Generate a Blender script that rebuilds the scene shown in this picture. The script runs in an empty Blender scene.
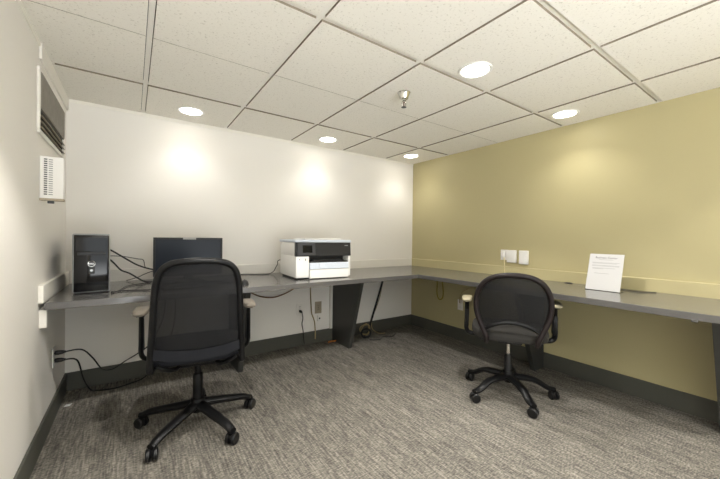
import bpy, bmesh, math, random
from mathutils import Vector, Matrix
random.seed(7)
PI = math.pi
SC = bpy.context.scene
COL = SC.collection

# ------------------------------------------------------------------ materials
def rgb(r, g, b):                       # sRGB 0-255 -> linear
    f = lambda c: (c/255/12.92) if c/255 <= .04045 else ((c/255+.055)/1.055)**2.4
    return (f(r), f(g), f(b), 1)

def mat(name, col, rough=.5, metal=0, spec=.5, bump=0, bscale=200, vary=0, vscale=3, emit=None, estr=0,
        trans=0, alpha=1, coat=0, ior=1.45):
    m = bpy.data.materials.new(name); m.use_nodes = True
    nt = m.node_tree; n = nt.nodes; b = n['Principled BSDF']
    b.inputs['Base Color'].default_value = col
    b.inputs['Roughness'].default_value = rough
    b.inputs['Metallic'].default_value = metal
    b.inputs['Specular IOR Level'].default_value = spec
    b.inputs['IOR'].default_value = ior
    b.inputs['Transmission Weight'].default_value = trans
    b.inputs['Alpha'].default_value = alpha
    b.inputs['Coat Weight'].default_value = coat
    if emit:
        b.inputs['Emission Color'].default_value = emit
        b.inputs['Emission Strength'].default_value = estr
    tc = n.new('ShaderNodeTexCoord')
    if vary:
        no = n.new('ShaderNodeTexNoise'); no.inputs['Scale'].default_value = vscale; no.inputs['Detail'].default_value = 5
        nt.links.new(tc.outputs['Object'], no.inputs['Vector'])
        mx = n.new('ShaderNodeMix'); mx.data_type = 'RGBA'
        mx.inputs[6].default_value = tuple(c*(1-vary) for c in col[:3])+(1,)
        mx.inputs[7].default_value = tuple(min(1, c*(1+vary)) for c in col[:3])+(1,)
        nt.links.new(no.outputs['Fac'], mx.inputs[0]); nt.links.new(mx.outputs[2], b.inputs['Base Color'])
    if bump:
        nb = n.new('ShaderNodeTexNoise'); nb.inputs['Scale'].default_value = bscale; nb.inputs['Detail'].default_value = 4
        nt.links.new(tc.outputs['Object'], nb.inputs['Vector'])
        bp = n.new('ShaderNodeBump'); bp.inputs['Strength'].default_value = bump; bp.inputs['Distance'].default_value = .002
        nt.links.new(nb.outputs['Fac'], bp.inputs['Height']); nt.links.new(bp.outputs['Normal'], b.inputs['Normal'])
    return m

M = {}
M['wall_white'] = mat('painted wall off white', rgb(234, 230, 223), .55, bump=.12, bscale=160, vary=.015, vscale=2)
M['wall_green'] = mat('painted wall olive', rgb(184, 174, 133), .5, bump=.12, bscale=160, vary=.015, vscale=2)
M['trim_white'] = mat('satin white trim', rgb(231, 227, 219), .4, vary=.01)
M['trim_green'] = mat('satin olive trim', rgb(188, 178, 137), .4, vary=.01)
M['baseboard'] = mat('dark rubber baseboard', rgb(78, 78, 71), .5, vary=.05, vscale=6)
M['tbar'] = mat('ceiling tee bar paint', rgb(236, 232, 222), .45, vary=.01)
M['plenum'] = mat('dark plenum', rgb(40, 37, 32), .9, vary=.05)
M['tile_edge_shade'] = mat('shade toned tile edge', rgb(140, 130, 113), .95, vary=.1, vscale=30)
M['laminate'] = mat('grey laminate worktop', rgb(88, 86, 84), .22, vary=.04, vscale=60, spec=.75, coat=.2)
M['panel'] = mat('charcoal laminate panel', rgb(58, 58, 55), .5, vary=.06, vscale=20)
M['black_plastic'] = mat('black plastic', rgb(26, 26, 28), .42, bump=.15, bscale=500, vary=.05)
M['black_gloss'] = mat('gloss black plastic', rgb(6, 6, 8), .08, spec=.4, vary=.05)
M['silver'] = mat('silver plastic', rgb(176, 178, 180), .3, metal=.6, vary=.03)
M['dark_metal'] = mat('dark tower steel', rgb(70, 70, 72), .4, metal=.5, vary=.04)
M['chrome'] = mat('chrome', rgb(215, 213, 208), .14, metal=1, vary=.02)
M['screen'] = mat('dark lcd screen', rgb(24, 31, 43), .28, spec=.3, vary=.1, vscale=1.5)
M['white_plastic'] = mat('white plastic', rgb(238, 236, 232), .35, vary=.01)
M['blue_white'] = mat('pale blue white plastic', rgb(214, 221, 232), .35, vary=.01)
M['beige_plastic'] = mat('beige plastic', rgb(172, 160, 138), .45, vary=.03)
M['paper'] = mat('white paper', rgb(196, 195, 194), .7, vary=.01)
M['ink'] = mat('grey ink', rgb(92, 90, 90), .8, vary=.02)
M['ink_light'] = mat('light grey ink', rgb(150, 149, 149), .8, vary=.02)
M['acrylic'] = mat('clear acrylic', rgb(250, 250, 250), .05, trans=1, ior=1.3, vary=.005)
M['cable_black'] = mat('black cable jacket', rgb(22, 21, 21), .45, vary=.05)
M['cable_brown'] = mat('brown cable jacket', rgb(112, 78, 42), .5, vary=.08)
M['cable_white'] = mat('cream cable jacket', rgb(226, 214, 170), .45, vary=.03)
M['cable_yellow'] = mat('yellow green cable jacket', rgb(138, 124, 40), .5, vary=.06)
M['cable_tan'] = mat('tan cable jacket', rgb(158, 140, 100), .5, vary=.06)
M['orange'] = mat('orange plastic', rgb(186, 110, 44), .55, vary=.1)
M['fabric_navy'] = mat('navy black seat fabric', rgb(24, 26, 33), .85, bump=.5, bscale=700, vary=.12, vscale=30)
M['fabric_black'] = mat('black seat fabric', rgb(44, 42, 39), .8, bump=.5, bscale=700, vary=.1, vscale=30)
M['frame_black'] = mat('black chair frame', rgb(13, 13, 14), .4, spec=.3, bump=.1, bscale=400, vary=.05)
M['frame_brown'] = mat('brown black chair frame', rgb(30, 24, 24), .4, spec=.3, bump=.1, bscale=400, vary=.05)
M['arm_pad'] = mat('worn taupe arm pad', rgb(112, 105, 95), .45, vary=.08, vscale=40)
M['arm_pad_pale'] = mat('worn pale arm pad', rgb(164, 156, 132), .45, vary=.08, vscale=40)
M['caster'] = mat('caster nylon', rgb(17, 17, 18), .3, vary=.05)
M['vent_panel'] = mat('grey brown vent filter', rgb(136, 130, 120), .7, vary=.25, vscale=25)
M['vent_dark'] = mat('dark vent slot', rgb(52, 44, 34), .7, vary=.1)
M['lens'] = mat('lamp diffuser', rgb(255, 250, 240), .4, emit=(1, .95, .86, 1), estr=14, vary=.005)
M['red'] = mat('dull dark red plastic', rgb(92, 50, 46), .4, vary=.05)

def mesh_fabric(name, col, a):
    m = mat(name, col, .7, bump=.3, bscale=900, vary=.1, vscale=60)
    m.node_tree.nodes['Principled BSDF'].inputs['Alpha'].default_value = a
    return m
M['mesh_back'] = mesh_fabric('black chair mesh', rgb(10, 11, 15), .73)
M['mesh_back_b'] = mesh_fabric('black chair mesh fine', rgb(10, 10, 11), .74)

def carpet():
    m = mat('linear grey carpet', rgb(120, 114, 104), .95, spec=.1)
    nt = m.node_tree; n = nt.nodes; L = nt.links; b = n['Principled BSDF']
    tc = n.new('ShaderNodeTexCoord')
    def noise(scale, sx, sy, det=3, rough=.6):
        mp = n.new('ShaderNodeMapping'); mp.inputs['Scale'].default_value = (sx, sy, 1)
        L.new(tc.outputs['Object'], mp.inputs['Vector'])
        t = n.new('ShaderNodeTexNoise'); t.inputs['Scale'].default_value = scale; t.inputs['Detail'].default_value = det
        t.inputs['Roughness'].default_value = rough
        L.new(mp.outputs['Vector'], t.inputs['Vector']); return t
    a = noise(1, 105, 8, 2); c = noise(1, 48, 125, 1); d = noise(1, 300, 300, 2); e = noise(1, 14, 1.2, 3)
    def math_(op, x, y, v=None):
        k = n.new('ShaderNodeMath'); k.operation = op
        for i, q in enumerate((x, y)):
            if isinstance(q, (int, float)): k.inputs[i].default_value = q
            else: L.new(q, k.inputs[i])
        return k.outputs[0]
    s = math_('ADD', math_('MULTIPLY', a.outputs['Fac'], .38), math_('MULTIPLY', c.outputs['Fac'], .36))
    s = math_('ADD', s, math_('MULTIPLY', d.outputs['Fac'], .10))
    s = math_('ADD', s, math_('MULTIPLY', e.outputs['Fac'], .16))
    r = n.new('ShaderNodeValToRGB'); cr = r.color_ramp
    cr.elements[0].position = .35; cr.elements[0].color = rgb(64, 62, 60)
    cr.elements[1].position = .65; cr.elements[1].color = rgb(154, 148, 138)
    k = cr.elements.new(.49); k.color = rgb(107, 103, 96)
    L.new(s, r.inputs['Fac']); L.new(r.outputs['Color'], b.inputs['Base Color'])
    bp = n.new('ShaderNodeBump'); bp.inputs['Strength'].default_value = .6; bp.inputs['Distance'].default_value = .004
    L.new(s, bp.inputs['Height']); L.new(bp.outputs['Normal'], b.inputs['Normal'])
    return m
M['carpet'] = carpet()

def ceiling_tile():
    m = mat('mineral fibre ceiling tile', rgb(214, 208, 194), .9, spec=.2)
    nt = m.node_tree; n = nt.nodes; L = nt.links; b = n['Principled BSDF']
    tc = n.new('ShaderNodeTexCoord')
    t = n.new('ShaderNodeTexNoise'); t.inputs['Scale'].default_value = 85; t.inputs['Detail'].default_value = 3; t.inputs['Roughness'].default_value = .7
    L.new(tc.outputs['Object'], t.inputs['Vector'])
    r = n.new('ShaderNodeValToRGB')
    r.color_ramp.elements[0].position = .30; r.color_ramp.elements[0].color = rgb(204, 198, 186)
    r.color_ramp.elements[1].position = .42; r.color_ramp.elements[1].color = rgb(236, 232, 222)
    L.new(t.outputs['Fac'], r.inputs['Fac']); L.new(r.outputs['Color'], b.inputs['Base Color'])
    bp = n.new('ShaderNodeBump'); bp.inputs['Strength'].default_value = .35; bp.inputs['Distance'].default_value = .003
    L.new(t.outputs['Fac'], bp.inputs['Height']); L.new(bp.outputs['Normal'], b.inputs['Normal'])
    return m
M['tile'] = ceiling_tile()

# ------------------------------------------------------------------ helpers
def obj(name, bm, m, parent=None, smooth=True, loc=None, rot=None):
    bmesh.ops.recalc_face_normals(bm, faces=bm.faces)
    me = bpy.data.meshes.new(name); bm.to_mesh(me); bm.free()
    me.materials.append(m)
    o = bpy.data.objects.new(name, me); COL.objects.link(o)
    if smooth and len(me.polygons):
        me.polygons.foreach_set('use_smooth', [True]*len(me.polygons))
        try: me.set_sharp_from_angle(angle=math.radians(40))
        except Exception: pass
    if parent: o.parent = parent
    if loc: o.location = loc
    if rot: o.rotation_euler = rot
    return o
def thing(name, label, cat, loc=(0, 0, 0), rz=0, group=None):
    o = bpy.data.objects.new(name, None); COL.objects.link(o); o.empty_display_size = .05
    o.location = loc; o.rotation_euler = (0, 0, rz)
    return tag(o, label, cat, group)
def tag(o, label, cat, group=None):
    o['label'] = label; o['category'] = cat
    if group: o['group'] = group
    return o
def struct(o):
    o['kind'] = 'structure'; return o
def B(): return bmesh.new()
def box(bm, lo, hi, bev=0, mtx=None, seg=2):
    lo, hi = Vector(lo), Vector(hi); c = (lo+hi)/2; s = hi-lo
    t = bmesh.new()
    bmesh.ops.create_cube(t, size=1, matrix=Matrix.Translation(c) @ Matrix.Diagonal((s.x, s.y, s.z, 1)))
    if bev: bmesh.ops.bevel(t, geom=t.edges[:], offset=bev, segments=seg, affect='EDGES', profile=.5)
    if mtx: bmesh.ops.transform(t, matrix=mtx, verts=t.verts)
    join(bm, t)
def join(bm, t):
    me = bpy.data.meshes.new('tmp'); t.to_mesh(me); t.free(); bm.from_mesh(me); bpy.data.meshes.remove(me)
def prism(bm, pts, ext, bev=0):           # pts: list of Vector (planar loop), extruded by vector ext
    t = bmesh.new(); vs = [t.verts.new(p) for p in pts]
    f = t.faces.new(vs); r = bmesh.ops.extrude_face_region(t, geom=[f])
    bmesh.ops.translate(t, vec=Vector(ext), verts=[v for v in r['geom'] if isinstance(v, bmesh.types.BMVert)])
    bmesh.ops.recalc_face_normals(t, faces=t.faces)
    if bev: bmesh.ops.bevel(t, geom=t.edges[:], offset=bev, segments=2, affect='EDGES', profile=.5)
    join(bm, t)
def catmull(pts, k=6, closed=False):
    P = [Vector(p) for p in pts]; n = len(P); out = []
    rng = range(n) if closed else range(n-1)
    for i in rng:
        if closed: a, b, c, d = P[(i-1) % n], P[i], P[(i+1) % n], P[(i+2) % n]
        else: a, b, c, d = P[max(i-1, 0)], P[i], P[i+1], P[min(i+2, n-1)]
        for j in range(k):
            t = j/k
            out.append(.5*((2*b)+(c-a)*t+(2*a-5*b+4*c-d)*t*t+(3*b-a-3*c+d)*t**3))
    if not closed: out.append(P[-1])
    return out
def tube(bm, pts, r, seg=8, closed=False, flat=1, up=None):
    """sweep a circle (or ellipse: radius r along 'up'-normal, r*flat across) along pts; r may be a list"""
    n = len(pts); rs = r if isinstance(r, (list, tuple)) else [r]*n
    T = []
    for i in range(n):
        a = pts[(i-1) % n] if closed else pts[max(i-1, 0)]
        b = pts[(i+1) % n] if closed else pts[min(i+1, n-1)]
        T.append((b-a).normalized())
    N = None; rings = []
    for i in range(n):
        if up is not None:
            N = Vector(up) - T[i]*T[i].dot(Vector(up))
        elif N is None:
            N = T[i].orthogonal()
        else:
            N = N - T[i]*T[i].dot(N)
        if N.length < 1e-6: N = T[i].orthogonal()
        N.normalize(); Bn = T[i].cross(N)
        rings.append([bm.verts.new(pts[i] + (N*math.cos(2*PI*j/seg)*flat + Bn*math.sin(2*PI*j/seg))*rs[i]) for j in range(seg)])
    for i in range(n if closed else n-1):
        A, C = rings[i], rings[(i+1) % n]
        for j in range(seg): bm.faces.new((A[j], A[(j+1) % seg], C[(j+1) % seg], C[j]))
    if not closed:
        bm.faces.new(rings[0]); bm.faces.new(rings[-1])
def lathe(bm, prof, seg=32, mtx=None):    # prof: (r, z) list
    t = bmesh.new(); rings = []
    for r, z in prof:
        if r < 1e-6: rings.append([t.verts.new((0, 0, z))])
        else: rings.append([t.verts.new((r*math.cos(2*PI*j/seg), r*math.sin(2*PI*j/seg), z)) for j in range(seg)])
    for A, C in zip(rings, rings[1:]):
        for j in range(seg):
            a, b = A[j % len(A)], A[(j+1) % len(A)]; c, d = C[(j+1) % len(C)], C[j % len(C)]
            vs = []
            for v in (a, b, c, d):
                if v not in vs: vs.append(v)
            if len(vs) > 2: t.faces.new(vs)
    for R in (rings[0], rings[-1]):
        if len(R) > 2 :
            try: t.faces.new(R)
            except ValueError: pass
    if mtx: bmesh.ops.transform(t, matrix=mtx, verts=t.verts)
    join(bm, t)
def text_mesh(name, s, size, m, parent, mtx):
    c = bpy.data.curves.new(name, 'FONT'); c.body = s; c.size = size; c.align_x = 'CENTER'; c.extrude = .0003
    o = bpy.data.objects.new('tmp_text', c); COL.objects.link(o)
    dg = bpy.context.evaluated_depsgraph_get(); dg.update()
    me = bpy.data.meshes.new_from_object(o.evaluated_get(dg)); me.name = name
    bpy.data.objects.remove(o); bpy.data.curves.remove(c)
    me.transform(mtx); me.materials.clear(); me.materials.append(m)
    r = bpy.data.objects.new(name, me); COL.objects.link(r); r.parent = parent
    return r
def cable(name, pts, r, m, label, cat='cable', k=7, group=None):
    base = Vector(pts[0]); bm = B()
    tube(bm, catmull([Vector(p)-base for p in pts], k), r, 8)
    o = obj(name, bm, m, loc=base); tag(o, label, cat, group or 'loose cables and cords'); return o

# ------------------------------------------------------------------ the setting
LW, YB, YF, H = -3.374, 0.0, -4.5, 2.084
bm = B(); box(bm, (LW-.12, YF-.12, -.1), (.12, .12, 0)); struct(obj('floor', bm, M['carpet'], smooth=False))
bm = B(); box(bm, (LW-.12, 0, 0), (.12, .12, 2.3)); struct(obj('wall_back', bm, M['wall_white'], smooth=False))
bm = B(); box(bm, (0, YF, 0), (.12, 0, 2.3)); struct(obj('wall_right', bm, M['wall_green'], smooth=False))
bm = B(); box(bm, (LW-.12, YF, 0), (LW, 0, 2.3)); struct(obj('wall_left', bm, M['wall_white'], smooth=False))
bm = B()                                   # unseen wall behind the camera; wide opening added to let in fill light
box(bm, (LW-.12, YF-.12, 0), (-3.15, YF, 2.3)); box(bm, (-1.35, YF-.12, 0), (.12, YF, 2.3)); box(bm, (-3.15, YF-.12, 2.06), (-1.35, YF, 2.3))
struct(obj('wall_front', bm, M['wall_white'], smooth=False))
BBH = .13
def baseboard(name, lo, hi):
    bm = B(); box(bm, lo, hi, .003); struct(obj(name, bm, M['baseboard'], smooth=False))
baseboard('baseboard_back', (LW+.012, -.012, 0), (-.012, 0, BBH))
baseboard('baseboard_left', (LW, YF, 0), (LW+.012, 0, BBH))
baseboard('baseboard_right', (-.012, YF, 0), (0, 0, BBH))

# suspended ceiling: tiles, tee bars, dark void above
XO, YO, T = .4837, .5912, .6096
xs = [LW] + [-(XO+T*k) for k in range(4, -1, -1)] + [0.0]
ys = [YF] + [-(YO+T*k) for k in range(6, -1, -1)] + [0.0]
BARW = .024
def is_score(y): return abs((-(y)-YO)/T % 2 - 1) < .1 and y > YF+.01 and y < -.01 and abs(y+(YO+3*T)) > .1
bm = B(); gap = .003
for i in range(len(xs)-1):
    for j in range(len(ys)-1):
        x0, x1, y0, y1 = xs[i], xs[i+1], ys[j], ys[j+1]
        a = 0 if i == 0 else BARW/2+gap; b_ = 0 if i == len(xs)-2 else BARW/2+gap
        c_ = .0018 if is_score(y0) else BARW/2+gap; d_ = .0018 if is_score(y1) else BARW/2+gap
        if j == 0: c_ = 0
        if j == len(ys)-2: d_ = 0
        box(bm, (x0+a, y0+c_, H-.004), (x1-b_, y1-d_, H+.018))
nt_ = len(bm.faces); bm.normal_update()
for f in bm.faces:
    if abs(f.normal.z) < .5: f.material_index = 2        # tile side, shade of the gap put into its colour
box(bm, (LW-.12, YF-.12, H+.018), (.12, .12, H+.10))
bm.faces.ensure_lookup_table()
for f in bm.faces[nt_:]: f.material_index = 1
ceil = struct(obj('ceiling', bm, M['tile'], smooth=False)); ceil.data.materials.append(M['plenum']); ceil.data.materials.append(M['tile_edge_shade'])
bm = B()
for x in xs[1:-1]: box(bm, (x-BARW/2, YF, H+.004), (x+BARW/2, 0, H+.017))
for y in ys[1:-1]:
    if not is_score(y):
        for a, b_ in zip(xs, xs[1:]): box(bm, (a+BARW/2 if a > LW else a, y-BARW/2, H+.0044), (b_-BARW/2, y+BARW/2, H+.017))
struct(obj('trim_1', bm, M['tbar'], smooth=False))
bm = B()                                    # wall angle round the room
box(bm, (LW, YF, H-.028), (LW+.006, 0, H)); box(bm, (LW, YF, H-.003), (LW+.022, 0, H+.001))
box(bm, (LW, -.022, H-.003), (0, 0, H+.001)); box(bm, (LW, -.004, H-.028), (0, 0, H))
box(bm, (-.022, YF, H-.003), (0, 0, H+.001))
struct(obj('trim_2', bm, M['tbar'], smooth=False))
bm = B(); box(bm, (LW, -.83, 1.995), (LW+.012, 0, H-.003), .003); struct(obj('trim_3', bm, M['trim_white'], smooth=False))

# ------------------------------------------------------------------ recessed lights
def downlight(x, y, label, power):
    t = thing('recessed_light', label, 'ceiling light', (x, y, H-.0045), 0, 'recessed round ceiling lights')
    bm = B(); lathe(bm, [(.074, .0), (.076, -.004), (.088, -.006), (.093, -.003), (.094, .001), (.074, .001)], 40)
    obj('trim_ring', bm, M['white_plastic'], t)
    bm = B(); lathe(bm, [(0, -.006), (.05, -.0055), (.073, -.003), (.0735, 0), (0, 0)], 40)
    obj('diffuser', bm, M['lens'], t)
    ld = bpy.data.lights.new('lamp', 'SPOT'); ld.shadow_soft_size = .028; ld.energy = power
    ld.color = (1, .972, .925); ld.spot_size = math.radians(118 if power < 30 else 116); ld.spot_blend = .75 if power < 30 else .35
    lo = bpy.data.objects.new('lamp', ld); COL.objects.link(lo); lo.parent = t; lo.location = (0, 0, -.0075)
    return t
PW = 92; PN = 10.5        # middle of the room / close to a wall
downlight(-2.62, -.27, 'recessed ceiling light nearest the left wall, over the monitor', PN)
downlight(-1.415, -.272, 'recessed ceiling light near the back wall above the printer', PN)
downlight(-.324, -.295, 'small looking recessed light in the far corner where white and olive walls meet', PN)
downlight(-1.391, -1.934, 'largest recessed ceiling light, just right of the sprinkler head', PW)
downlight(-.288, -1.936, 'recessed ceiling light close to the olive wall above the white sign', PN*1.35)
for x, y in ((-2.62, -1.93), (-2.62, -3.6), (-1.391, -3.6), (-.288, -3.6)):
    downlight(x, y, 'recessed ceiling light in the part of the room behind the camera', PW)

# sprinkler
t = thing('sprinkler_head', 'chrome fire sprinkler hanging from a ceiling tile left of the largest light', 'sprinkler', (-1.52, -1.482, H-.0045))
bm = B(); lathe(bm, [(.043, .0008), (.043, -.003), (.040, -.006), (.031, -.034), (.028, -.040), (.018, -.041), (0, -.041)], 28); obj('escutcheon', bm, M['chrome'], t)
bm = B(); lathe(bm, [(.012, -0.040), (.016, -0.046), (.016, -0.054), (.010, -0.058), (.010, -0.062), (0, -0.062)], 20); obj('body', bm, M['chrome'], t)
bm = B()
for s in (-1, 1): tube(bm, catmull([(s*.010, 0, -0.058), (s*.017, 0, -0.070), (s*.013, 0, -0.084), (s*.003, 0, -0.092)], 5), .0035, 8)
obj('yoke', bm, M['chrome'], t)
bm = B(); lathe(bm, [(.003, -0.060), (.004, -.06), (.003, -0.088), (0, -0.088)], 12); obj('glass_bulb', bm, M['red'], t)
bm = B(); lathe(bm, [(0, -0.091), (.006, -0.091), (.016, -0.095), (.017, -0.097), (.006, -0.095), (0, -0.096)], 24); obj('deflector', bm, M['dark_metal'], t)

# ------------------------------------------------------------------ L shaped counter
ZD = .768; TH = .038; YFR = -.825; XFR = -.705; YE = -2.86
ct = thing('counter', 'long L-shaped grey built-in counter along the back and olive walls', 'counter', (LW, 0, 0))
def cp(name, bm, m, **k): # part of counter in world coordinates -> local
    bmesh.ops.translate(bm, vec=(-LW, 0, 0), verts=bm.verts); return obj(name, bm, m, ct, **k)
bm = B()
prism(bm, [Vector(p) for p in ((LW+.023, -.021, ZD-TH), (-.021, -.021, ZD-TH), (-.021, YE, ZD-TH), (XFR, YE, ZD-TH), (XFR, YFR, ZD-TH), (LW+.023, YFR, ZD-TH))], (0, 0, TH), .003)
cp('worktop', bm, M['laminate'], smooth=False)
SP = .09
def wall_trim(name, lo, hi, m, bev=.003):
    bm = B(); box(bm, lo, hi, bev); struct(obj(name, bm, M[m], smooth=False))
wall_trim('trim_4', (LW+.022, -.02, ZD-TH-.02), (-.02, 0, ZD+SP), 'trim_white')      # backsplash strips, painted like their walls
wall_trim('trim_5', (-.02, YE, ZD-TH-.02), (0, 0, ZD+SP), 'trim_green')
wall_trim('trim_6', (LW, YFR-.002, ZD-.002), (LW+.022, 0, ZD+SP), 'trim_white', .004)
wall_trim('trim_7', (LW, -.80, ZD-TH-.095), (LW+.03, -.05, ZD-TH-.001), 'trim_white')  # cleat under the counter on the left wall
wall_trim('trim_8', (-1.226, -.03, BBH), (-1.199, 0, ZD-TH-.021), 'trim_white', .002)   # upright cleat behind the support panel
def leg_back(x):
    bm = B(); prism(bm, [Vector(p) for p in ((x-.02, -.0215, 0), (x-.02, -.345, 0), (x-.02, -.56, ZD-TH), (x-.02, -.0215, ZD-TH))], (.04, 0, 0), .002)
    cp('support_panel', bm, M['panel'], smooth=False)
def leg_right(y, th):
    bm = B(); prism(bm, [Vector(p) for p in ((-.0215, y-th/2, 0), (-.165, y-th/2, 0), (-.47, y-th/2, ZD-TH), (-.0215, y-th/2, ZD-TH))], (0, th, 0), .002)
    cp('support_panel', bm, M['panel'], smooth=False)
leg_back(-2.25); leg_back(-1.175); leg_right(-1.66, .04); leg_right(-2.77, .05)
bm = B(); box(bm, (-.712, -2.735, ZD-TH-.008), (-.695, -2.71, ZD-TH+.006), .003); cp('edge_clip', bm, M['laminate'], smooth=False)

# ------------------------------------------------------------------ things on the left wall
t = thing('wall_vent', 'dark louvred grille in a pale frame high on the left wall', 'vent', (LW, -.5, 1.6))
y0, y1, z0, z1 = -.372, .33, .02, .345
bm = B(); fw = .02
box(bm, (0, y0, z0), (.012, y1, z0+fw), .003); box(bm, (0, y0, z1-fw), (.012, y1, z1), .003)
box(bm, (0, y0, z0+fw), (.012, y0+fw, z1-fw), .003); box(bm, (0, y1-fw, z0+fw), (.012, y1, z1-fw), .003)
obj('frame', bm, M['trim_white'], t, smooth=False)
bm = B(); box(bm, (.0, y0+fw, z0+fw), (.004, y1-fw, z1-fw)); obj('backing', bm, M['vent_dark'], t, smooth=False)
bm = B(); box(bm, (.004, y0+fw, z0+.125), (.014, y1-fw, z1-fw), .002)
for k in range(38):
    yy = y0+fw+.012+k*(y1-y0-2*fw-.024)/37
    box(bm, (.014, yy-.003, z0+.13), (.017, yy+.003, z1-fw-.004))
obj('filter_panel', bm, M['vent_panel'], t, smooth=False)
for k in range(3):
    bm = B(); zz = z0+fw+.014+k*.028
    box(bm, (-.008, y0+fw, -.0015), (.008, y1-fw, .0015), 0, Matrix.Translation((.012, 0, zz)) @ Matrix.Rotation(math.radians(35), 4, 'Y'))
    obj('louvre', bm, M['beige_plastic'], t, smooth=False)

t = thing('wall_box', 'small white slotted box sticking out of the left wall below the dark grille', 'wall box', (LW, -.80, 1.29))
bm = B(); box(bm, (0, 0, .012), (.092, .035, .228), .003); obj('housing', bm, M['white_plastic'], t, smooth=False)
bm = B(); box(bm, (0, -.008, .0), (.094, .037, .012), .002); obj('bottom_lip', bm, M['beige_plastic'], t, smooth=False)
bm = B()
for k in range(17):
    zz = .030+k*.0112
    box(bm, (.016, -.0008, zz), (.029, .002, zz+.006)); 
obj('vent_slots', bm, M['dark_metal'], t, smooth=False)
bm = B()
for k in range(17):
    zz = .030+k*.0112
    box(bm, (.034, -.0006, zz), (.050, .002, zz+.004))
obj('printed_list', bm, M['ink_light'], t, smooth=False)
bm = B(); box(bm, (.03, -.004, -.014), (.055, .012, .0), .002); obj('latch', bm, M['dark_metal'], t, smooth=False)

def outlet(name, label, loc, rz, m, w=.07, h=.114, faces=True):
    # local: plate in the xz plane, front towards -y
    t = thing(name, label, 'outlet', loc, rz, 'wall outlets')
    bm = B(); box(bm, (-w/2, -.006, -h/2), (w/2, 0, h/2), .002); obj('cover_plate', bm, m, t, smooth=False)
    if faces:
        for s in (-1, 1):
            bm = B(); lathe(bm, [(0, -.0025), (.0155, -.0025), (.0165, 0), (0, 0)], 20, Matrix.Translation((0, -.006, s*.021)) @ Matrix.Rotation(-PI/2, 4, 'X') @ Matrix.Rotation(PI, 4, 'X'))
            f = obj('receptacle', bm, m, t)
            bm = B()
            for q in (-1, 1): box(bm, (q*.006-.001, -.0092, s*.021-.002), (q*.006+.001, -.006, s*.021+.006))
            obj('slots', bm, M['vent_dark'], f, smooth=False)
        bm = B(); lathe(bm, [(0, -.001), (.003, -.001), (.0035, 0), (0, 0)], 10, Matrix.Translation((0, -.0065, 0)) @ Matrix.Rotation(PI/2, 4, 'X')); obj('screw', bm, M['chrome'], t)
    return t
outlet('wall_outlet', 'white outlet plate low on the left wall holding two black plugs', (LW, -.425, .375), PI/2, M['white_plastic'])
# rz = +90: local -y -> +x
def power_cord(name, label, base, pts, r=.0045):
    t = thing(name, label, 'cable', base, 0, 'loose cables and cords')
    b0 = Vector(base)
    d = Vector(pts[1])-Vector(pts[0])
    bm = B(); p0 = Vector(pts[0])-b0; ax = (Vector(pts[1])-Vector(pts[0])).normalized()
    tube(bm, [p0, p0+ax*.012, p0+ax*.030, p0+ax*.05], [.012, .014, .012, .006], 10); obj('plug', bm, M['black_plastic'], t)
    bm = B(); tube(bm, catmull([p0+ax*.045]+[Vector(p)-b0 for p in pts[2:]], 8), r, 8); obj('jacket', bm, M['cable_black'], t)
    return t
XL = LW+.0085
power_cord('plug_in_cable', 'upper black cord from the left wall outlet, looping towards the chair', (XL, -.425, .398),
           [(XL, -.425, .398), (XL+.05, -.425, .398), (-3.25, -.33, .37), (-3.20, -.25, .28), (-3.155, -.17, .17), (-3.10, -.11, .135), (-3.02, -.06, .165), (-2.93, -.045, .21), (-2.86, -.04, .27), (-2.78, -.04, .45), (-2.76, -.04, .66), (-2.76, -.04, .722)])
power_cord('plug_in_cable', 'lower black cord from the left wall outlet, sagging onto the carpet', (XL, -.425, .352),
           [(XL, -.425, .352), (XL+.05, -.425, .350), (-3.27, -.35, .31), (-3.245, -.28, .16), (-3.215, -.2, .05), (-3.18, -.13, .008), (-3.09, -.15, .006), (-3.0, -.12, .006), (-2.9, -.06, .012), (-2.80, -.045, .12), (-2.70, -.04, .4), (-2.70, -.04, .722)])

# ------------------------------------------------------------------ tower
TW, TD, THT = .172, .43, .353
t = thing('computer_tower', 'black computer tower with silver-edged glossy front on the left end of the counter', 'computer', (-3.182, -.60, ZD), .055)
bm = B(); box(bm, (-TW/2, .02, .008), (TW/2, TD, THT), .004); obj('case', bm, M['dark_metal'], t, smooth=False)
bm = B(); box(bm, (-TW/2-.002, 0, .006), (TW/2+.002, .03, THT+.002), .010, seg=3); obj('front_bezel', bm, M['silver'], t)
bm = B(); box(bm, (-TW/2+.005, -.004, .014), (TW/2-.005, .015, THT-.006), .005, seg=3); fp = obj('front_panel', bm, M['black_gloss'], t)
bm = B(); box(bm, (-.064, -.0075, .228), (.064, -.002, .245), .002); 
for k in range(7): box(bm, (-.05+k*.015, -.0082, .238), (-.042+k*.015, -.0065, .2395))
obj('drive_bay', bm, M['black_plastic'], fp, smooth=False)
bm = B(); box(bm, (-.072, -.0055, .252), (.072, -.003, .332), .001); obj('drive_flap', bm, M['black_gloss'], fp, smooth=False)
bm = B(); box(bm, (-.014, -.006, .118), (.014, -.002, .192), .003); obj('button_strip', bm, M['black_plastic'], fp, smooth=False)
bm = B(); tube(bm, [Vector((.0165*math.cos(2*PI*k/32), -.007, .178+.0165*math.sin(2*PI*k/32))) for k in range(32)], .0018, 6, closed=True); bd = obj('badge', bm, M['chrome'], fp)
text_mesh('badge_letters', 'DELL', .0115, M['chrome'], fp, Matrix.Translation((0, -.0066, .174)) @ Matrix.Rotation(PI/2, 4, 'X'))
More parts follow.
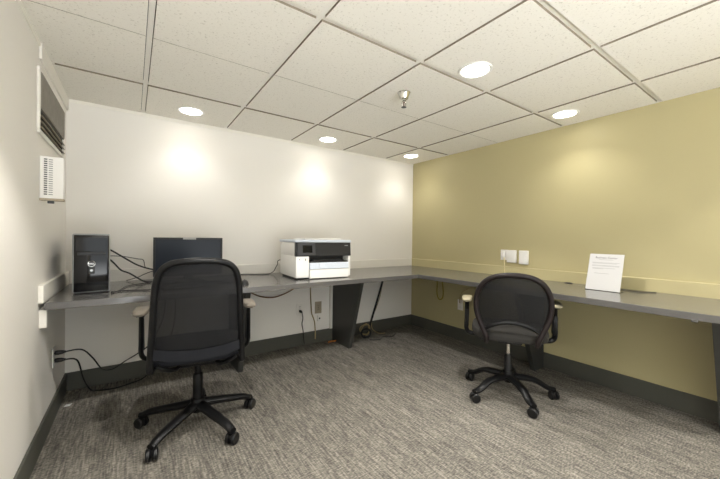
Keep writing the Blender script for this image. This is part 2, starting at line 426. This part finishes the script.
bm = B(); lathe(bm, [(0, 0), (.007, 0), (.007, .003), (0, .003)], 16, Matrix.Translation((0, -.0085, .138)) @ Matrix.Rotation(-PI/2, 4, 'X')); obj('power_button', bm, M['silver'], fp)
for sx in (-1, 1):
    for yy in (.04, TD-.04):
        bm = B(); box(bm, (sx*.065-.012, yy-.012, 0), (sx*.065+.012, yy+.012, .010), .002); obj('foot', bm, M['black_plastic'], t, smooth=False)

# ------------------------------------------------------------------ monitor
t = thing('monitor', 'black widescreen monitor behind the left office chair', 'monitor', (-2.63, -.30, ZD))
MW, MZ0, MZ1 = .465, .052, .335
bm = B(); bz = .014
box(bm, (-MW/2, -.045, MZ0), (MW/2, -.02, MZ0+.022), .002); box(bm, (-MW/2, -.045, MZ1-bz), (MW/2, -.02, MZ1), .002)
box(bm, (-MW/2, -.045, MZ0+.022), (-MW/2+bz, -.02, MZ1-bz), .002); box(bm, (MW/2-bz, -.045, MZ0+.022), (MW/2, -.02, MZ1-bz), .002)
obj('bezel', bm, M['black_plastic'], t, smooth=False)
bm = B(); box(bm, (-MW/2+bz, -.040, MZ0+.022), (MW/2-bz, -.022, MZ1-bz)); obj('screen', bm, M['screen'], t, smooth=False)
bm = B(); box(bm, (-MW/2+.006, -.022, MZ0+.006), (MW/2-.006, -.004, MZ1-.006), .006); box(bm, (-.12, -.006, .11), (.12, .018, .27), .01); obj('rear_shell', bm, M['black_plastic'], t, smooth=False)
bm = B(); box(bm, (-.03, -.008, .01), (.03, .012, .2), .004); obj('neck', bm, M['black_plastic'], t, smooth=False)
bm = B(); lathe(bm, [(0, 0), (.105, 0), (.105, .006), (.09, .012), (.03, .018), (0, .018)], 36, Matrix.Diagonal((1.1, .85, 1, 1))); obj('base', bm, M['black_plastic'], t)
bm = B(); box(bm, (-.045, -.0462, MZ1-.013), (.043, -.0445, MZ1+.001), .0005); obj('sticker', bm, M['paper'], t, smooth=False)['label'] = 'white strip on the top bezel'
bm = B(); box(bm, (MW/2-.04, -.0458, MZ1-.009), (MW/2-.015, -.0448, MZ1-.006)); obj('brand_mark', bm, M['ink'], t, smooth=False)

# keyboard and mouse
t = thing('keyboard', 'thin black keyboard on the counter in front of the monitor', 'keyboard', (-2.61, -.585, ZD), math.radians(6))
bm = B(); box(bm, (-.215, -.072, 0), (.215, .072, .014), .004); box(bm, (-.21, .03, .012), (.21, .07, .020), .003); obj('case', bm, M['black_plastic'], t, smooth=False)
bm = B()
for r_ in range(5):
    n = 20
    for k in range(n):
        x = -.205+k*.0206; y = -.062+r_*.0195
        box(bm, (x, y, .013), (x+.0175, y+.0165, .0195), .001)
obj('keys', bm, M['black_plastic'], t, smooth=False)
t = thing('mouse', 'small dark computer mouse on the counter right of the left chair', 'mouse', (-2.31, -.66, ZD), math.radians(-15))
bm = B(); bmesh.ops.create_uvsphere(bm, u_segments=24, v_segments=12, radius=1, matrix=Matrix.Diagonal((.029, .048, .034, 1)))
bmesh.ops.bisect_plane(bm, geom=bm.verts[:]+bm.edges[:]+bm.faces[:], plane_co=(0, 0, 0), plane_no=(0, 0, -1), clear_outer=True)
bmesh.ops.holes_fill(bm, edges=bm.edges); bmesh.ops.translate(bm, vec=(0, 0, .0), verts=bm.verts)
obj('shell', bm, M['black_plastic'], t)
bm = B(); lathe(bm, [(0, -.004), (.008, -.004), (.008, .004), (0, .004)], 16, Matrix.Translation((0, .026, .0255)) @ Matrix.Rotation(PI/2, 4, 'Y')); obj('scroll_wheel', bm, M['red'], t)

# ------------------------------------------------------------------ printer
t = thing('printer', 'white all-in-one printer with a black front panel on the back counter', 'printer', (-1.897, -.632, ZD), math.radians(-4))
PWD, PD = .505, .42            # local: x 0..PWD, y 0 (front)..PD
bm = B()
box(bm, (0, .0, .014), (.115, PD, .195), .008)          # left front block
box(bm, (.10, .12, .014), (PWD, PD, .30), .008)
box(bm, (0, .03, .19), (PWD, PD, .305), .008)
box(bm, (PWD-.022, 0, .014), (PWD, PD, .195), .005)
obj('body', bm, M['white_plastic'], t)
bm = B(); box(bm, (.012, .03, 0), (.11, PD-.03, .016), .003); box(bm, (.12, .05, 0), (PWD-.02, PD-.03, .014), .003); obj('base_foot', bm, M['black_plastic'], t, smooth=False)
bm = B(); prism(bm, [Vector(p) for p in ((-.002, .035, .19), (-.002, -.004, .19), (-.002, .006, .31), (-.002, .035, .31))], (PWD+.004, 0, 0), .004); pn = obj('front_panel', bm, M['black_plastic'], t, smooth=False)
bm = B(); prism(bm, [Vector(p) for p in ((.012, .02, .198), (.012, -.012, .198), (.012, -.002, .305), (.012, .02, .305))], (.155, 0, 0), .005); obj('control_pod', bm, M['dark_metal'], pn, smooth=False)
bm = B(); mt = Matrix.Translation((.095, -.0095, .252)) @ Matrix.Rotation(math.radians(-5.3), 4, 'X'); box(bm, (-.042, -.003, -.03), (.042, .002, .03), .002, mt); obj('touch_screen', bm, M['black_gloss'], pn, smooth=False)
bm = B(); box(bm, (PWD-.06, -.001, .277), (PWD-.028, .004, .283), .0005); obj('name_mark', bm, M['silver'], pn, smooth=False)
bm = B(); box(bm, (.117, .10, .14), (PWD-.024, .12, .192), .002); box(bm, (.117, .0, .137), (PWD-.024, .12, .147), .002); box(bm, (.15, .01, .147), (PWD-.06, .1, .158), .004); obj('output_tray', bm, M['black_plastic'], t, smooth=False)
bm = B(); box(bm, (.117, -.012, .082), (PWD-.024, .12, .137), .004); d1 = obj('paper_drawer', bm, M['blue_white'], t, smooth=False)
bm = B(); box(bm, (.20, -.015, .085), (PWD-.11, -.008, .134), .003); obj('drawer_grip', bm, M['blue_white'], d1, smooth=False)
bm = B(); box(bm, (.117, -.012, .006), (PWD-.024, .12, .079), .004); obj('paper_drawer', bm, M['white_plastic'], t, smooth=False)
bm = B(); box(bm, (-.008, .0, .305), (PWD+.006, PD+.01, .328), .008); lid = obj('scanner_lid', bm, M['blue_white'], t)
bm = B(); box(bm, (.10, .06, .326), (PWD-.06, PD-.06, .340), .006); obj('document_feeder', bm, M['white_plastic'], lid)
bm = B(); lathe(bm, [(0, 0), (.004, 0), (.004, .002), (0, .002)], 12, Matrix.Translation((.03, -.0015, .165)) @ Matrix.Rotation(-PI/2, 4, 'X')); obj('status_dot', bm, M['black_gloss'], t)
bm = B(); box(bm, (.08, -.001, .155), (.086, .002, .172)); obj('side_mark', bm, M['ink'], t, smooth=False)

# ------------------------------------------------------------------ sign
ang = -PI/2
t = thing('table_sign', 'white printed notice in a slanted clear stand on the right counter', 'sign', (-.30, -2.197, ZD), ang)
# local: x along the sheet (left to right as seen), front = -y, leaning back by 14 degrees
LEAN = Matrix.Rotation(math.radians(-18), 4, 'X')
bm = B(); box(bm, (-.108, 0, .003), (.108, .0025, .283), .0005, LEAN); box(bm, (-.108, .0, 0), (.108, .09, .003), .0005); obj('acrylic_stand', bm, M['acrylic'], t, smooth=False)
bm = B(); box(bm, (-.107, -.0016, .0035), (.107, -.0004, .281), 0, LEAN); t.scale = (.95, .95, .95); pp = obj('paper', bm, M['paper'], t, smooth=False)
text_mesh('title_text', 'Business Center', .021, M['ink'], pp, LEAN @ Matrix.Translation((0, -.0018, .246)) @ Matrix.Rotation(PI/2, 4, 'X'))
bm = B()
for zz, a, b_ in ((.236, -.045, .045), (.213, -.085, .085), (.207, -.085, .07), (.192, -.085, .085), (.186, -.085, .085), (.171, -.08, .06), (.165, -.08, -.01), (.130, -.065, .03)):
    box(bm, (a, -.0022, zz), (b_, -.0014, zz+.0022), 0, LEAN)
obj('text_lines', bm, M['ink_light'], pp, smooth=False)

# ------------------------------------------------------------------ fixtures on the olive wall (local -y -> -x : rz = -90)
t = outlet('wall_outlet', 'small white outlet on the olive wall with a cream cord hanging from it', (0, -1.285, .968), -PI/2, M['white_plastic'], .07, .10, False)
bm = B(); box(bm, (-.022, -.03, -.02), (.014, -.006, .03), .004); pl = obj('plug', bm, M['white_plastic'], t)
t = thing('network_box', 'flat white box on the olive wall, middle of the three white fixtures', 'wall box', (0, -1.367, .957), -PI/2)
bm = B(); box(bm, (-.046, -.022, -.058), (.046, 0, .060), .005); obj('cover', bm, M['white_plastic'], t)
bm = B(); box(bm, (-.046, -.018, -.062), (.046, -.003, -.056), .001); obj('bottom_edge', bm, M['beige_plastic'], t, smooth=False)
t = thing('power_adapter', 'tall white box on the olive wall, rightmost of the three white fixtures', 'wall box', (0, -1.487, .955), -PI/2)
bm = B(); box(bm, (-.041, -.03, -.064), (.041, 0, .062), .006); obj('cover', bm, M['white_plastic'], t)
bm = B(); box(bm, (-.034, -.032, -.056), (.034, -.029, .054), .001); obj('face_plate', bm, M['white_plastic'], t, smooth=False)
cable('cream_cable', [(-.022, -1.297, .943), (-.024, -1.300, .90), (-.026, -1.304, .86), (-.026, -1.308, .80), (-.03, -1.312, .774), (-.05, -1.33, .772), (-.08, -1.36, .772)], .0045, M['cable_white'], 'cream cord dropping from the olive wall outlet to the counter')
outlet('wall_outlet', 'white outlet under the right counter beside the right chair arm', (0, -.775, .388), -PI/2, M['white_plastic'])
t = thing('wall_charger', 'small white charger block plugged in below the right counter', 'charger', (-.009, -.79, .385), -PI/2)
bm = B(); box(bm, (-.018, -.035, -.024), (.018, 0, .028), .005); obj('block', bm, M['white_plastic'], t)
cable('charger_cable', [(-.035, -.79, .415), (-.035, -.792, .46), (-.03, -.81, .53), (-.03, -.87, .572), (-.03, -.92, .598), (-.03, -.99, .605), (-.03, -1.06, .63), (-.03, -1.12, .728)], .004, M['cable_tan'], 'thin tan cable arching up from the charger under the right counter')
cable('yellow_cable', [(-.03, -.44, .728), (-.02, -.452, .62), (-.02, -.45, .48), (-.02, -.470, .42), (-.02, -.50, .405), (-.02, -.535, .43), (-.02, -.545, .50), (-.02, -.53, .62), (-.03, -.52, .728)], .007, M['cable_yellow'], 'yellow green cable loop hanging under the right counter near the corner')
bm = B(); lathe(bm, [(.030, 0), (.030, .003), (.026, .005), (.018, .004), (.018, .001), (0, .001)], 28); tag(obj('cable_grommet', bm, M['black_plastic'], loc=(-.062, -1.885, ZD)), 'small black grommet in the right counter left of the white sign', 'grommet')
cable('black_cable', [(-.10, -2.20, ZD+.004), (-.11, -2.26, ZD+.004), (-.14, -2.32, ZD+.004), (-.15, -2.36, ZD+.004), (-.12, -2.40, ZD+.004), (-.06, -2.43, ZD+.004)], .0024, M['cable_black'], 'thin dark cable lying on the counter behind the white sign')

# ------------------------------------------------------------------ fixtures on the back wall below the counter
t = outlet('wall_outlet', 'beige outlet plate on the back wall left of the tall dark support panel', (-1.36, 0, .372), 0, M['beige_plastic'], .078, .125)
t = thing('data_jack', 'small cream jack box just under the beige outlet plate', 'jack', (-1.352, 0, .262))
bm = B(); box(bm, (-.024, -.022, -.032), (.024, 0, .032), .004); obj('housing', bm, M['wall_white'], t, smooth=False)
bm = B(); box(bm, (-.008, -.0235, -.012), (.008, -.02, .004), .001); obj('socket', bm, M['vent_dark'], t, smooth=False)
t = outlet('wall_outlet', 'white outlet on the back wall under the printer with one black plug', (-1.572, 0, .38), 0, M['wall_white'])
power_cord('plug_in_cable', 'black cord hanging from the plug under the printer', (-1.572, -.0092, .36), [(-1.572, -.0092, .36), (-1.571, -.05, .355), (-1.570, -.075, .30), (-1.572, -.06, .24), (-1.555, -.05, .17), (-1.548, -.045, .12), (-1.54, -.05, .03)])
cable('tan_cable', [(-1.46, -.012, .727), (-1.458, -.012, .6), (-1.455, -.012, .5), (-1.448, -.012, .40), (-1.44, -.012, .32), (-1.41, -.012, .24), (-1.402, -.02, .16), (-1.405, -.03, .05)], .006, M['cable_tan'], 'tan cable running down the back wall left of the beige outlet plate')
cable('brown_cable', [(-2.18, -.03, .726), (-2.14, -.03, .64), (-2.06, -.03, .585), (-1.97, -.03, .545), (-1.86, -.03, .53), (-1.75, -.03, .555), (-1.65, -.03, .60), (-1.55, -.03, .68), (-1.50, -.03, .727)], .006, M['cable_brown'], 'brown cable sagging below the back counter between left chair and printer')
# bundle right of the support panel
cable('black_cable', [(-.47, -.02, .727), (-.50, -.02, .60), (-.55, -.022, .46), (-.60, -.025, .33), (-.65, -.028, .20), (-.70, -.04, .09), (-.74, -.06, .03), (-.82, -.10, .008)], .012, M['cable_black'], 'thick dark cable bundle slanting down the back wall near the corner')
cable('tan_cable', [(-.44, -.018, .727), (-.50, -.018, .56), (-.535, -.018, .42), (-.59, -.02, .29), (-.66, -.03, .16), (-.68, -.06, .06), (-.62, -.10, .006), (-.55, -.14, .006)], .004, M['cable_tan'], 'thin tan cable beside the thick slanting cable bundle')
bm = B(); P = []
for k in range(61):
    a = 2*PI*k/20; r_ = .062+.008*math.sin(k*.9)
    P.append(Vector((r_*math.cos(a), -.012*math.sin(a*1.3)-.004*(k/20), .075+r_*.95*math.sin(a))))
tube(bm, P, .005, 8); tag(obj('coiled_cable', bm, M['cable_tan'], loc=(-.815, -.10, .003)), 'tan cable coil on the floor right of the tall dark support panel', 'cable')
bm = B(); P = []
for k in range(50):
    a = 2*PI*k/18; r_ = .048+.006*math.sin(k*1.3)
    P.append(Vector((r_*math.cos(a), -.02*math.cos(a)+.003*(k/18), .06+r_*math.sin(a))))
tube(bm, P, .007, 8); tag(obj('coiled_cable', bm, M['cable_black'], loc=(-.86, -.19, .004)), 'black cable coil on the floor tucked behind the tall dark support panel', 'cable')
cable('black_cable', [(-.86, -.25, .006), (-.76, -.30, .006), (-.66, -.24, .006), (-.56, -.28, .006), (-.46, -.22, .006)], .005, M['cable_black'], 'loose black cable lying on the carpet below the slanting bundle')
for k in range(2):
    z_ = .30+.14*k
    cable('tan_cable', [(-1.11, -.02, z_+.05), (-1.0, -.02, z_), (-.86+.04*k, -.02, z_+.01), (-.84, -.02, z_+.09), (-.93, -.02, z_+.14), (-1.08, -.02, z_+.16)], .003, M['cable_tan'],
          ['lower thin tan wire looping on the wall right of the support panel', 'upper thin tan wire looping on the wall right of the support panel'][k])
t = thing('orange_scrap', 'small orange scrap on the carpet left of the tall dark support panel', 'scrap', (-1.235, -.10, .0))
bm = B(); tube(bm, catmull([(-.05, 0, .012), (-.02, .01, .014), (.02, -.006, .016), (.055, .008, .018)], 5), [.008]*15+[.010], 8); obj('strip', bm, M['orange'], t)
bm = B(); prism(bm, [Vector(p) for p in ((-.018, -.010, .0015), (.012, -.014, .0015), (.02, .010, .0015), (-.010, .013, .0015))], (.003, 0, .006), .001); tag(obj('paper_scrap', bm, M['paper'], loc=(-3.325, -.275, 0)), 'tiny white paper scrap on the carpet by the left baseboard', 'scrap')

# ------------------------------------------------------------------ cables on the counter
ZC = ZD+.005
cable('black_cable', [(-3.17, -.145, 1.03), (-3.13, -.17, 1.02), (-3.089, -.19, .995), (-3.05, -.20, .967), (-3.0, -.20, .93), (-2.95, -.20, .897), (-2.88, -.20, .868), (-2.80, -.20, .85), (-2.72, -.22, .855)], .0055, M['cable_black'], 'upper thick black cable from the tower to the monitor')
cable('black_cable', [(-3.17, -.145, .97), (-3.13, -.17, .955), (-3.089, -.20, .915), (-3.05, -.22, .868), (-3.0, -.22, .842), (-2.95, -.23, .805), (-2.91, -.24, .780), (-2.86, -.25, ZC+.002), (-2.76, -.23, ZC+.002), (-2.70, -.15, ZC+.002)], .0055, M['cable_black'], 'lower thick black cable drooping from the tower onto the counter')
cable('black_cable', [(-3.089, -.62, ZC), (-3.054, -.60, ZC), (-3.02, -.42, ZC), (-2.968, -.33, ZC), (-2.877, -.26, ZC), (-2.79, -.22, ZC), (-2.72, -.12, ZC)], .0035, M['cable_black'], 'thin black cable curving from the tower base back behind the monitor')
cable('black_cable', [(-3.085, -.66, ZC), (-3.046, -.60, ZC), (-2.97, -.615, ZC), (-2.90, -.64, ZC), (-2.84, -.60, ZC), (-2.832, -.56, ZC+.003)], .0035, M['cable_black'], 'thin black cable lying along the counter from the tower to the keyboard')
cable('grey_cable', [(-3.17, -.14, .95), (-3.12, -.14, .965), (-3.06, -.13, .962), (-3.02, -.12, .955), (-2.95, -.06, .935), (-2.915, -.045, .925), (-2.905, -.045, .88), (-2.90, -.04, .866)], .003, M['ink'], 'thin grey wire looping above the tower cables by the white backsplash')
cable('grey_cable', [(-3.02, -.06, ZC), (-2.95, -.12, .80), (-2.91, -.16, .825), (-2.86, -.18, .845), (-2.80, -.17, .84), (-2.74, -.14, ZC)], .003, M['ink'], 'thin grey wire rising from the counter toward the monitor back')
bm = B(); P = []
for k in range(70):
    a = 2*PI*k/20; P.append(Vector((.055*math.cos(a)*(1+.1*math.sin(k)), .03*math.sin(a), .005+.012*(k/70)+.004*math.sin(k*.7))))
tube(bm, P, .0035, 6); tag(obj('coiled_cable', bm, M['ink'], loc=(-2.775, -.34, ZD)), 'grey cable coil on the counter left of the monitor foot', 'cable')
cable('black_cable', [(-2.45, -.10, ZC), (-2.36, -.06, ZC), (-2.25, -.045, ZC), (-2.15, -.05, ZC), (-2.06, -.10, ZC), (-2.0, -.15, ZC), (-1.94, -.13, ZC), (-1.88, -.08, .79), (-1.85, -.05, .82), (-1.83, -.045, .85), (-1.825, -.045, .885), (-1.80, -.10, .90), (-1.775, -.16, .90)], .0035, M['cable_black'], 'thin dark cable along the counter from the monitor up to the printer back')

# ------------------------------------------------------------------ office chairs
def caster_bm(bm, p, yaw):
    m = Matrix.Translation(p) @ Matrix.Rotation(yaw, 4, 'Z')
    for s in (-1, 1):
        lathe(bm, [(0, s*.006), (.027, s*.006), (.031, s*.009), (.031, s*.023), (.026, s*.028), (0, s*.029)], 22, m @ Matrix.Translation((0, 0, .031)) @ Matrix.Rotation(PI/2, 4, 'X'))
    box(bm, (-.010, -.008, .022), (.018, .008, .056), .004, m)
def star_base(t, angs, R, fr, hub_z, hub_r, straight=False):
    bm = B(); lathe(bm, [(0, hub_z-.035), (hub_r*.7, hub_z-.035), (hub_r, hub_z-.02), (hub_r, hub_z+.02), (hub_r*.85, hub_z+.045), (0, hub_z+.045)], 28); obj('hub', bm, M[fr], t)
    for a in angs:
        d = Vector((math.cos(a), math.sin(a), 0))
        bm = B()
        P = [d*r_+Vector((0, 0, z)) for r_, z in ((.02, hub_z+.006), (R*.3, hub_z+.004), (R*.6, hub_z-.006), (R*.85, .082), (R*.97, .074), (R*1.03, .072))]
        if straight: P = [d*r_+Vector((0, 0, z)) for r_, z in ((.02, hub_z+.012), (R*.3, hub_z-.001), (R*.6, hub_z-.017), (R*.85, hub_z-.031), (R*.97, .075), (R*1.03, .072))]
        tube(bm, catmull(P, 3), [.034-.014*k/15 for k in range(16)], 10, flat=.72, up=(0, 0, 1)); obj('base_leg', bm, M[fr], t)
    for k, a in enumerate(angs):
        bm = B(); tube(bm, [Vector((0, 0, .052)), Vector((0, 0, .078))], .008, 10); caster_bm(bm, Vector((0, 0, 0)), a+.6+1.1*k)
        tr = Matrix.Translation((R*math.cos(a), R*math.sin(a), 0)); bmesh.ops.transform(bm, matrix=tr, verts=bm.verts)
        obj('caster', bm, M['caster'], t)

def cushion(bm, w, d, z0, z1, y_c, crown=.012, n=4.2):
    """rounded seat pad: superellipse plan, rounded edge, gently crowned top, waterfall front"""
    prof = [(.90, z0), (.97, z0+.006), (1.0, (z0+z1)/2-.004), (1.0, (z0+z1)/2+.008), (.975, z1-.006), (.93, z1)]
    seg = 48; rings = []
    for s, z in prof+[(.6, z1+crown*.7), (.25, z1+crown)]:
        ring = []
        for j in range(seg):
            a = 2*PI*j/seg; c, q = math.cos(a), math.sin(a)
            x = math.copysign(abs(c)**(2/n), c)*w/2*s; y = math.copysign(abs(q)**(2/n), q)*d/2*s
            fall = -.02*max(0, (y/(d/2)-.55))/.45 if z > z0+.01 else 0
            ring.append(bm.verts.new((x, y+y_c, z+fall)))
        rings.append(ring)
    for A, C in zip(rings, rings[1:]):
        for j in range(seg): bm.faces.new((A[j], A[(j+1) % seg], C[(j+1) % seg], C[j]))
    bm.faces.new(rings[0]); bm.faces.new(rings[-1])

def sheet(bm, left, right, nu, depth_fn, th=.003):
    """fill between two polylines (same count) with a curved, slightly thick panel"""
    rows = []
    for l, r in zip(left, right):
        rows.append([l.lerp(r, u/nu)+depth_fn(u/nu, l, r) for u in range(nu+1)])
    for off in (0, th):
        V = [[bm.verts.new(p+Vector((0, off, 0))) for p in row] for row in rows]
        for i in range(len(V)-1):
            for j in range(nu): bm.faces.new((V[i][j], V[i][j+1], V[i+1][j+1], V[i+1][j]))

def arm(t, sx, x, pad_z, pad_y0, pad_y1, foot, pm, fm, post_r, kind):
    bm = B()
    x = sx*x
    py = (pad_y0+pad_y1)/2-.01
    if kind == 'loop':
        tube(bm, catmull([(sx*.20, .02, .425), (sx*foot, .015, .425), (x, .0, .46), (x, -.02, .55), (x, py, pad_z-.025)], 5), post_r, 10, flat=1.5, up=(0, 1, 0))
        tube(bm, catmull([(x, .05, .47), (x, .035, .55), (x, py+.03, pad_z-.025)], 5), post_r*.7, 8)
    else:
        tube(bm, catmull([(sx*.18, -.02, .425), (sx*foot, -.02, .422), (x, -.02, .45), (x, -.02, .55), (x, py, pad_z-.025)], 5), post_r, 10, flat=1.6, up=(0, 1, 0))
        box(bm, (x-.014, py-.03, .47), (x+.014, py+.035, .60), .005)
    box(bm, (x-.02, py-.05, pad_z-.032), (x+.02, py+.05, pad_z-.018), .004)
    a = obj('armrest', bm, M[fm], t)
    bm = B(); n = 14; L = pad_y1-pad_y0
    ring = []
    for j in range(28):
        q = 2*PI*j/28; c, s_ = math.cos(q), math.sin(q)
        ring.append((math.copysign(abs(c)**.7, c)*.036*(1 if True else 1), math.copysign(abs(s_)**.55, s_)*L/2))
    lev = [(.8, -.020), (.98, -.014), (1, -.004), (.92, .004), (.7, .008), (.3, .010)]
    R = [[bm.verts.new((x+px*s_, (pad_y0+pad_y1)/2+py_*s_, pad_z+z-.006*max(0, py_/L*2)**2)) for px, py_ in ring] for s_, z in lev]
    for A, C in zip(R, R[1:]):
        for j in range(28): bm.faces.new((A[j], A[(j+1) % 28], C[(j+1) % 28], C[j]))
    bm.faces.new(R[0]); bm.faces.new(R[-1])
    obj('arm_pad', bm, M[pm], a)

# --- chair at the monitor
face = math.radians(82)
t = thing('office_chair', 'black mesh office chair with a squared back, in front of the monitor', 'chair', (-2.663, -.98, 0), face-PI/2)
loc_ang = [math.radians(5.5+72*k)-(face-PI/2) for k in range(5)]
star_base(t, loc_ang, .315, 'frame_black', .122, .042, True)
bm = B(); lathe(bm, [(0, .12), (.027, .12), (.027, .30), (.024, .31), (.016, .315), (.016, .42), (0, .42)], 24); obj('gas_lift', bm, M['frame_black'], t)
bm = B(); box(bm, (-.09, -.13, .395), (.09, .12, .43), .012); box(bm, (-.21, -.17, .425), (.21, .19, .445), .01); tube(bm, [Vector((.05, .03, .405)), Vector((.25, .03, .40))], .006, 8); obj('mechanism', bm, M['frame_black'], t)
bm = B(); cushion(bm, .49, .47, .44, .505, .02); obj('seat', bm, M['fabric_navy'], t)
def back1(u, z): # centre line of back shell: u across, gives y
    return -.205 - (z-.45)*.15 - .03*(1-min(1, abs(u)/.24)**2)
prof = [(.220, .43), (.217, .48), (.213, .55), (.207, .64), (.202, .73), (.197, .82), (.189, .885), (.170, .942), (.133, .976), (.075, .989)]
left = [Vector((-u, back1(u, z), z)) for u, z in prof]; right = [Vector((u, back1(u, z), z)) for u, z in prof]
loop = [Vector((-.215, -.13, .42))]+left+[Vector((0, back1(0, .992), .992))]+right[::-1]+[Vector((.215, -.13, .42))]
bm = B(); tube(bm, catmull(loop, 6), .0165, 12); bf = obj('back_frame', bm, M['frame_black'], t)
bm = B(); sheet(bm, catmull(left[1:], 3), catmull(right[1:], 3), 16, lambda u, l, r: Vector((0, -.03*(1-(2*u-1)**2)*min(1, abs(l.x)/.2), 0))); obj('back_mesh', bm, M['mesh_back'], t)
bm = B(); pb = [(.213, .496), (.213, .512), (.212, .53), (.211, .552)]
sheet(bm, [Vector((-u, back1(u, z)-.008, z)) for u, z in pb], [Vector((u, back1(u, z)-.008, z)) for u, z in pb], 16, lambda u, l, r: Vector((0, -.03*(1-(2*u-1)**2), -.022*(1-(2*u-1)**2))), .014); obj('lumbar_band', bm, M['fabric_navy'], t)
for s in (-1, 1):
    bm = B(); tube(bm, catmull([(s*.08, -.08, .41), (s*.11, -.15, .405), (s*.15, -.19, .425), (s*.19, -.195, .45)], 5), .012, 8); obj('back_bracket', bm, M['frame_black'], t)
for s in (-1, 1): arm(t, s, .279, .712, -.13, .12, .25, 'arm_pad', 'frame_black', .012, 'loop')

# --- chair at the right counter
face = math.radians(35)
t = thing('office_chair', 'black mesh office chair with a rounded back, at the right counter', 'chair', (-.753, -1.783, 0), face-PI/2)
loc_ang = [math.radians(24+72*k)-(face-PI/2) for k in range(5)]
star_base(t, loc_ang, .30, 'frame_black', .13, .04)
bm = B(); lathe(bm, [(0, .13), (.026, .13), (.026, .285), (.022, .295), (0, .295)], 24); obj('column_cover', bm, M['black_plastic'], t)
bm = B(); lathe(bm, [(0, .29), (.0135, .29), (.0135, .42), (0, .42)], 20); obj('gas_lift', bm, M['chrome'], t)['label'] = 'chrome gas lift'
bm = B(); box(bm, (-.08, -.12, .395), (.08, .11, .425), .012); box(bm, (-.2, -.16, .42), (.2, .17, .44), .01); tube(bm, [Vector((.05, .03, .40)), Vector((.24, .03, .395))], .006, 8); obj('mechanism', bm, M['black_plastic'], t)
bm = B(); cushion(bm, .50, .47, .432, .50, .02, n=3.4); obj('seat', bm, M['fabric_black'], t)
def back2(u, z): return -.215 - (z-.45)*.14 - .045*(1-min(1, abs(u)/.25)**2)
prof = [(.155, .47), (.180, .53), (.207, .60), (.221, .67), (.219, .73), (.203, .79), (.168, .842), (.118, .874), (.06, .889)]
left = [Vector((-u, back2(u, z), z)) for u, z in prof]; right = [Vector((u, back2(u, z), z)) for u, z in prof]
loop = [Vector((-.155, back2(.155, .43)+.02, .43))]+left+[Vector((0, back2(0, .893), .893))]+right[::-1]+[Vector((.155, back2(.155, .43)+.02, .43))]
bm = B(); tube(bm, catmull(loop, 6), .0175, 12); obj('back_frame', bm, M['frame_brown'], t)
bm = B(); arch = [(-.185, .50), (-.13, .545), (-.065, .572), (0, .58), (.065, .572), (.13, .545), (.185, .50)]
tube(bm, catmull([(u, back2(u, z)+.006, z) for u, z in arch], 6), .012, 10); obj('lumbar_bar', bm, M['frame_black'], t)
bm = B(); lp = prof[1:]
Lc, Rc = catmull([Vector((-u, back2(u, z), z)) for u, z in lp], 3), catmull([Vector((u, back2(u, z), z)) for u, z in lp], 3)
sheet(bm, Lc, Rc, 16, lambda u, l, r: Vector((0, -.045*(1-(2*u-1)**2)*min(1, (abs(l.x)/.25)**2), .05*(1-(2*u-1)**2)*max(0, 1-(l.z-.53)/.12)))); obj('back_mesh', bm, M['mesh_back_b'], t)
for s in (-1, 1): arm(t, s, .287, .685, -.12, .11, .25, 'arm_pad_pale', 'frame_black', .016, 'tee')

# ------------------------------------------------------------------ camera
q_yaw, q_pitch, q_roll = .608529, -.006125, -.012089
def cam_rows(yaw, pitch, roll):
    cy, sy = math.cos(yaw), math.sin(yaw)
    f = Vector((sy, cy, 0)); r = Vector((cy, -sy, 0)); d = Vector((0, 0, -1))
    cp_, sp = math.cos(pitch), math.sin(pitch)
    f2 = cp_*f-sp*d; d2 = cp_*d+sp*f
    cr, sr = math.cos(roll), math.sin(roll)
    return cr*r+sr*d2, cr*d2-sr*r, f2
r3, d3, f3 = cam_rows(q_yaw, q_pitch, q_roll)
cd = bpy.data.cameras.new('camera'); cam = bpy.data.objects.new('camera', cd); COL.objects.link(cam)
u3, b3 = -d3, -f3
cam.matrix_world = Matrix(((r3.x, u3.x, b3.x, -2.98376), (r3.y, u3.y, b3.y, -3.09521), (r3.z, u3.z, b3.z, 1.12), (0, 0, 0, 1)))
cd.sensor_width = 36; cd.lens = 326.3707*36/720; cd.clip_start = .02
SC.camera = cam

# ------------------------------------------------------------------ world and view
w = bpy.data.worlds.new('world'); SC.world = w; w.use_nodes = True
bg = w.node_tree.nodes['Background']; bg.inputs['Strength'].default_value = 1
# added fill light through the opening, stronger from below to brighten the ceiling
wn, wl = w.node_tree.nodes, w.node_tree.links
wtc = wn.new('ShaderNodeTexCoord'); wsp = wn.new('ShaderNodeSeparateXYZ'); wr = wn.new('ShaderNodeValToRGB')
wmr = wn.new('ShaderNodeMapRange'); wmr.inputs['From Min'].default_value = -1; wmr.inputs['From Max'].default_value = 1
wl.new(wtc.outputs['Generated'], wsp.inputs[0]); wl.new(wsp.outputs['Z'], wmr.inputs['Value']); wl.new(wmr.outputs[0], wr.inputs['Fac'])
wr.color_ramp.elements[0].position = .33; wr.color_ramp.elements[0].color = (10, 10.3, 10.4, 1)
wr.color_ramp.elements[1].position = .48; wr.color_ramp.elements[1].color = (1.65, 1.74, 1.78, 1)
wl.new(wr.outputs['Color'], bg.inputs['Color'])
vs = SC.view_settings; vs.view_transform = 'Standard'; vs.look = 'None'; vs.gamma = 1; vs.use_curve_mapping = False
vs.exposure = .46
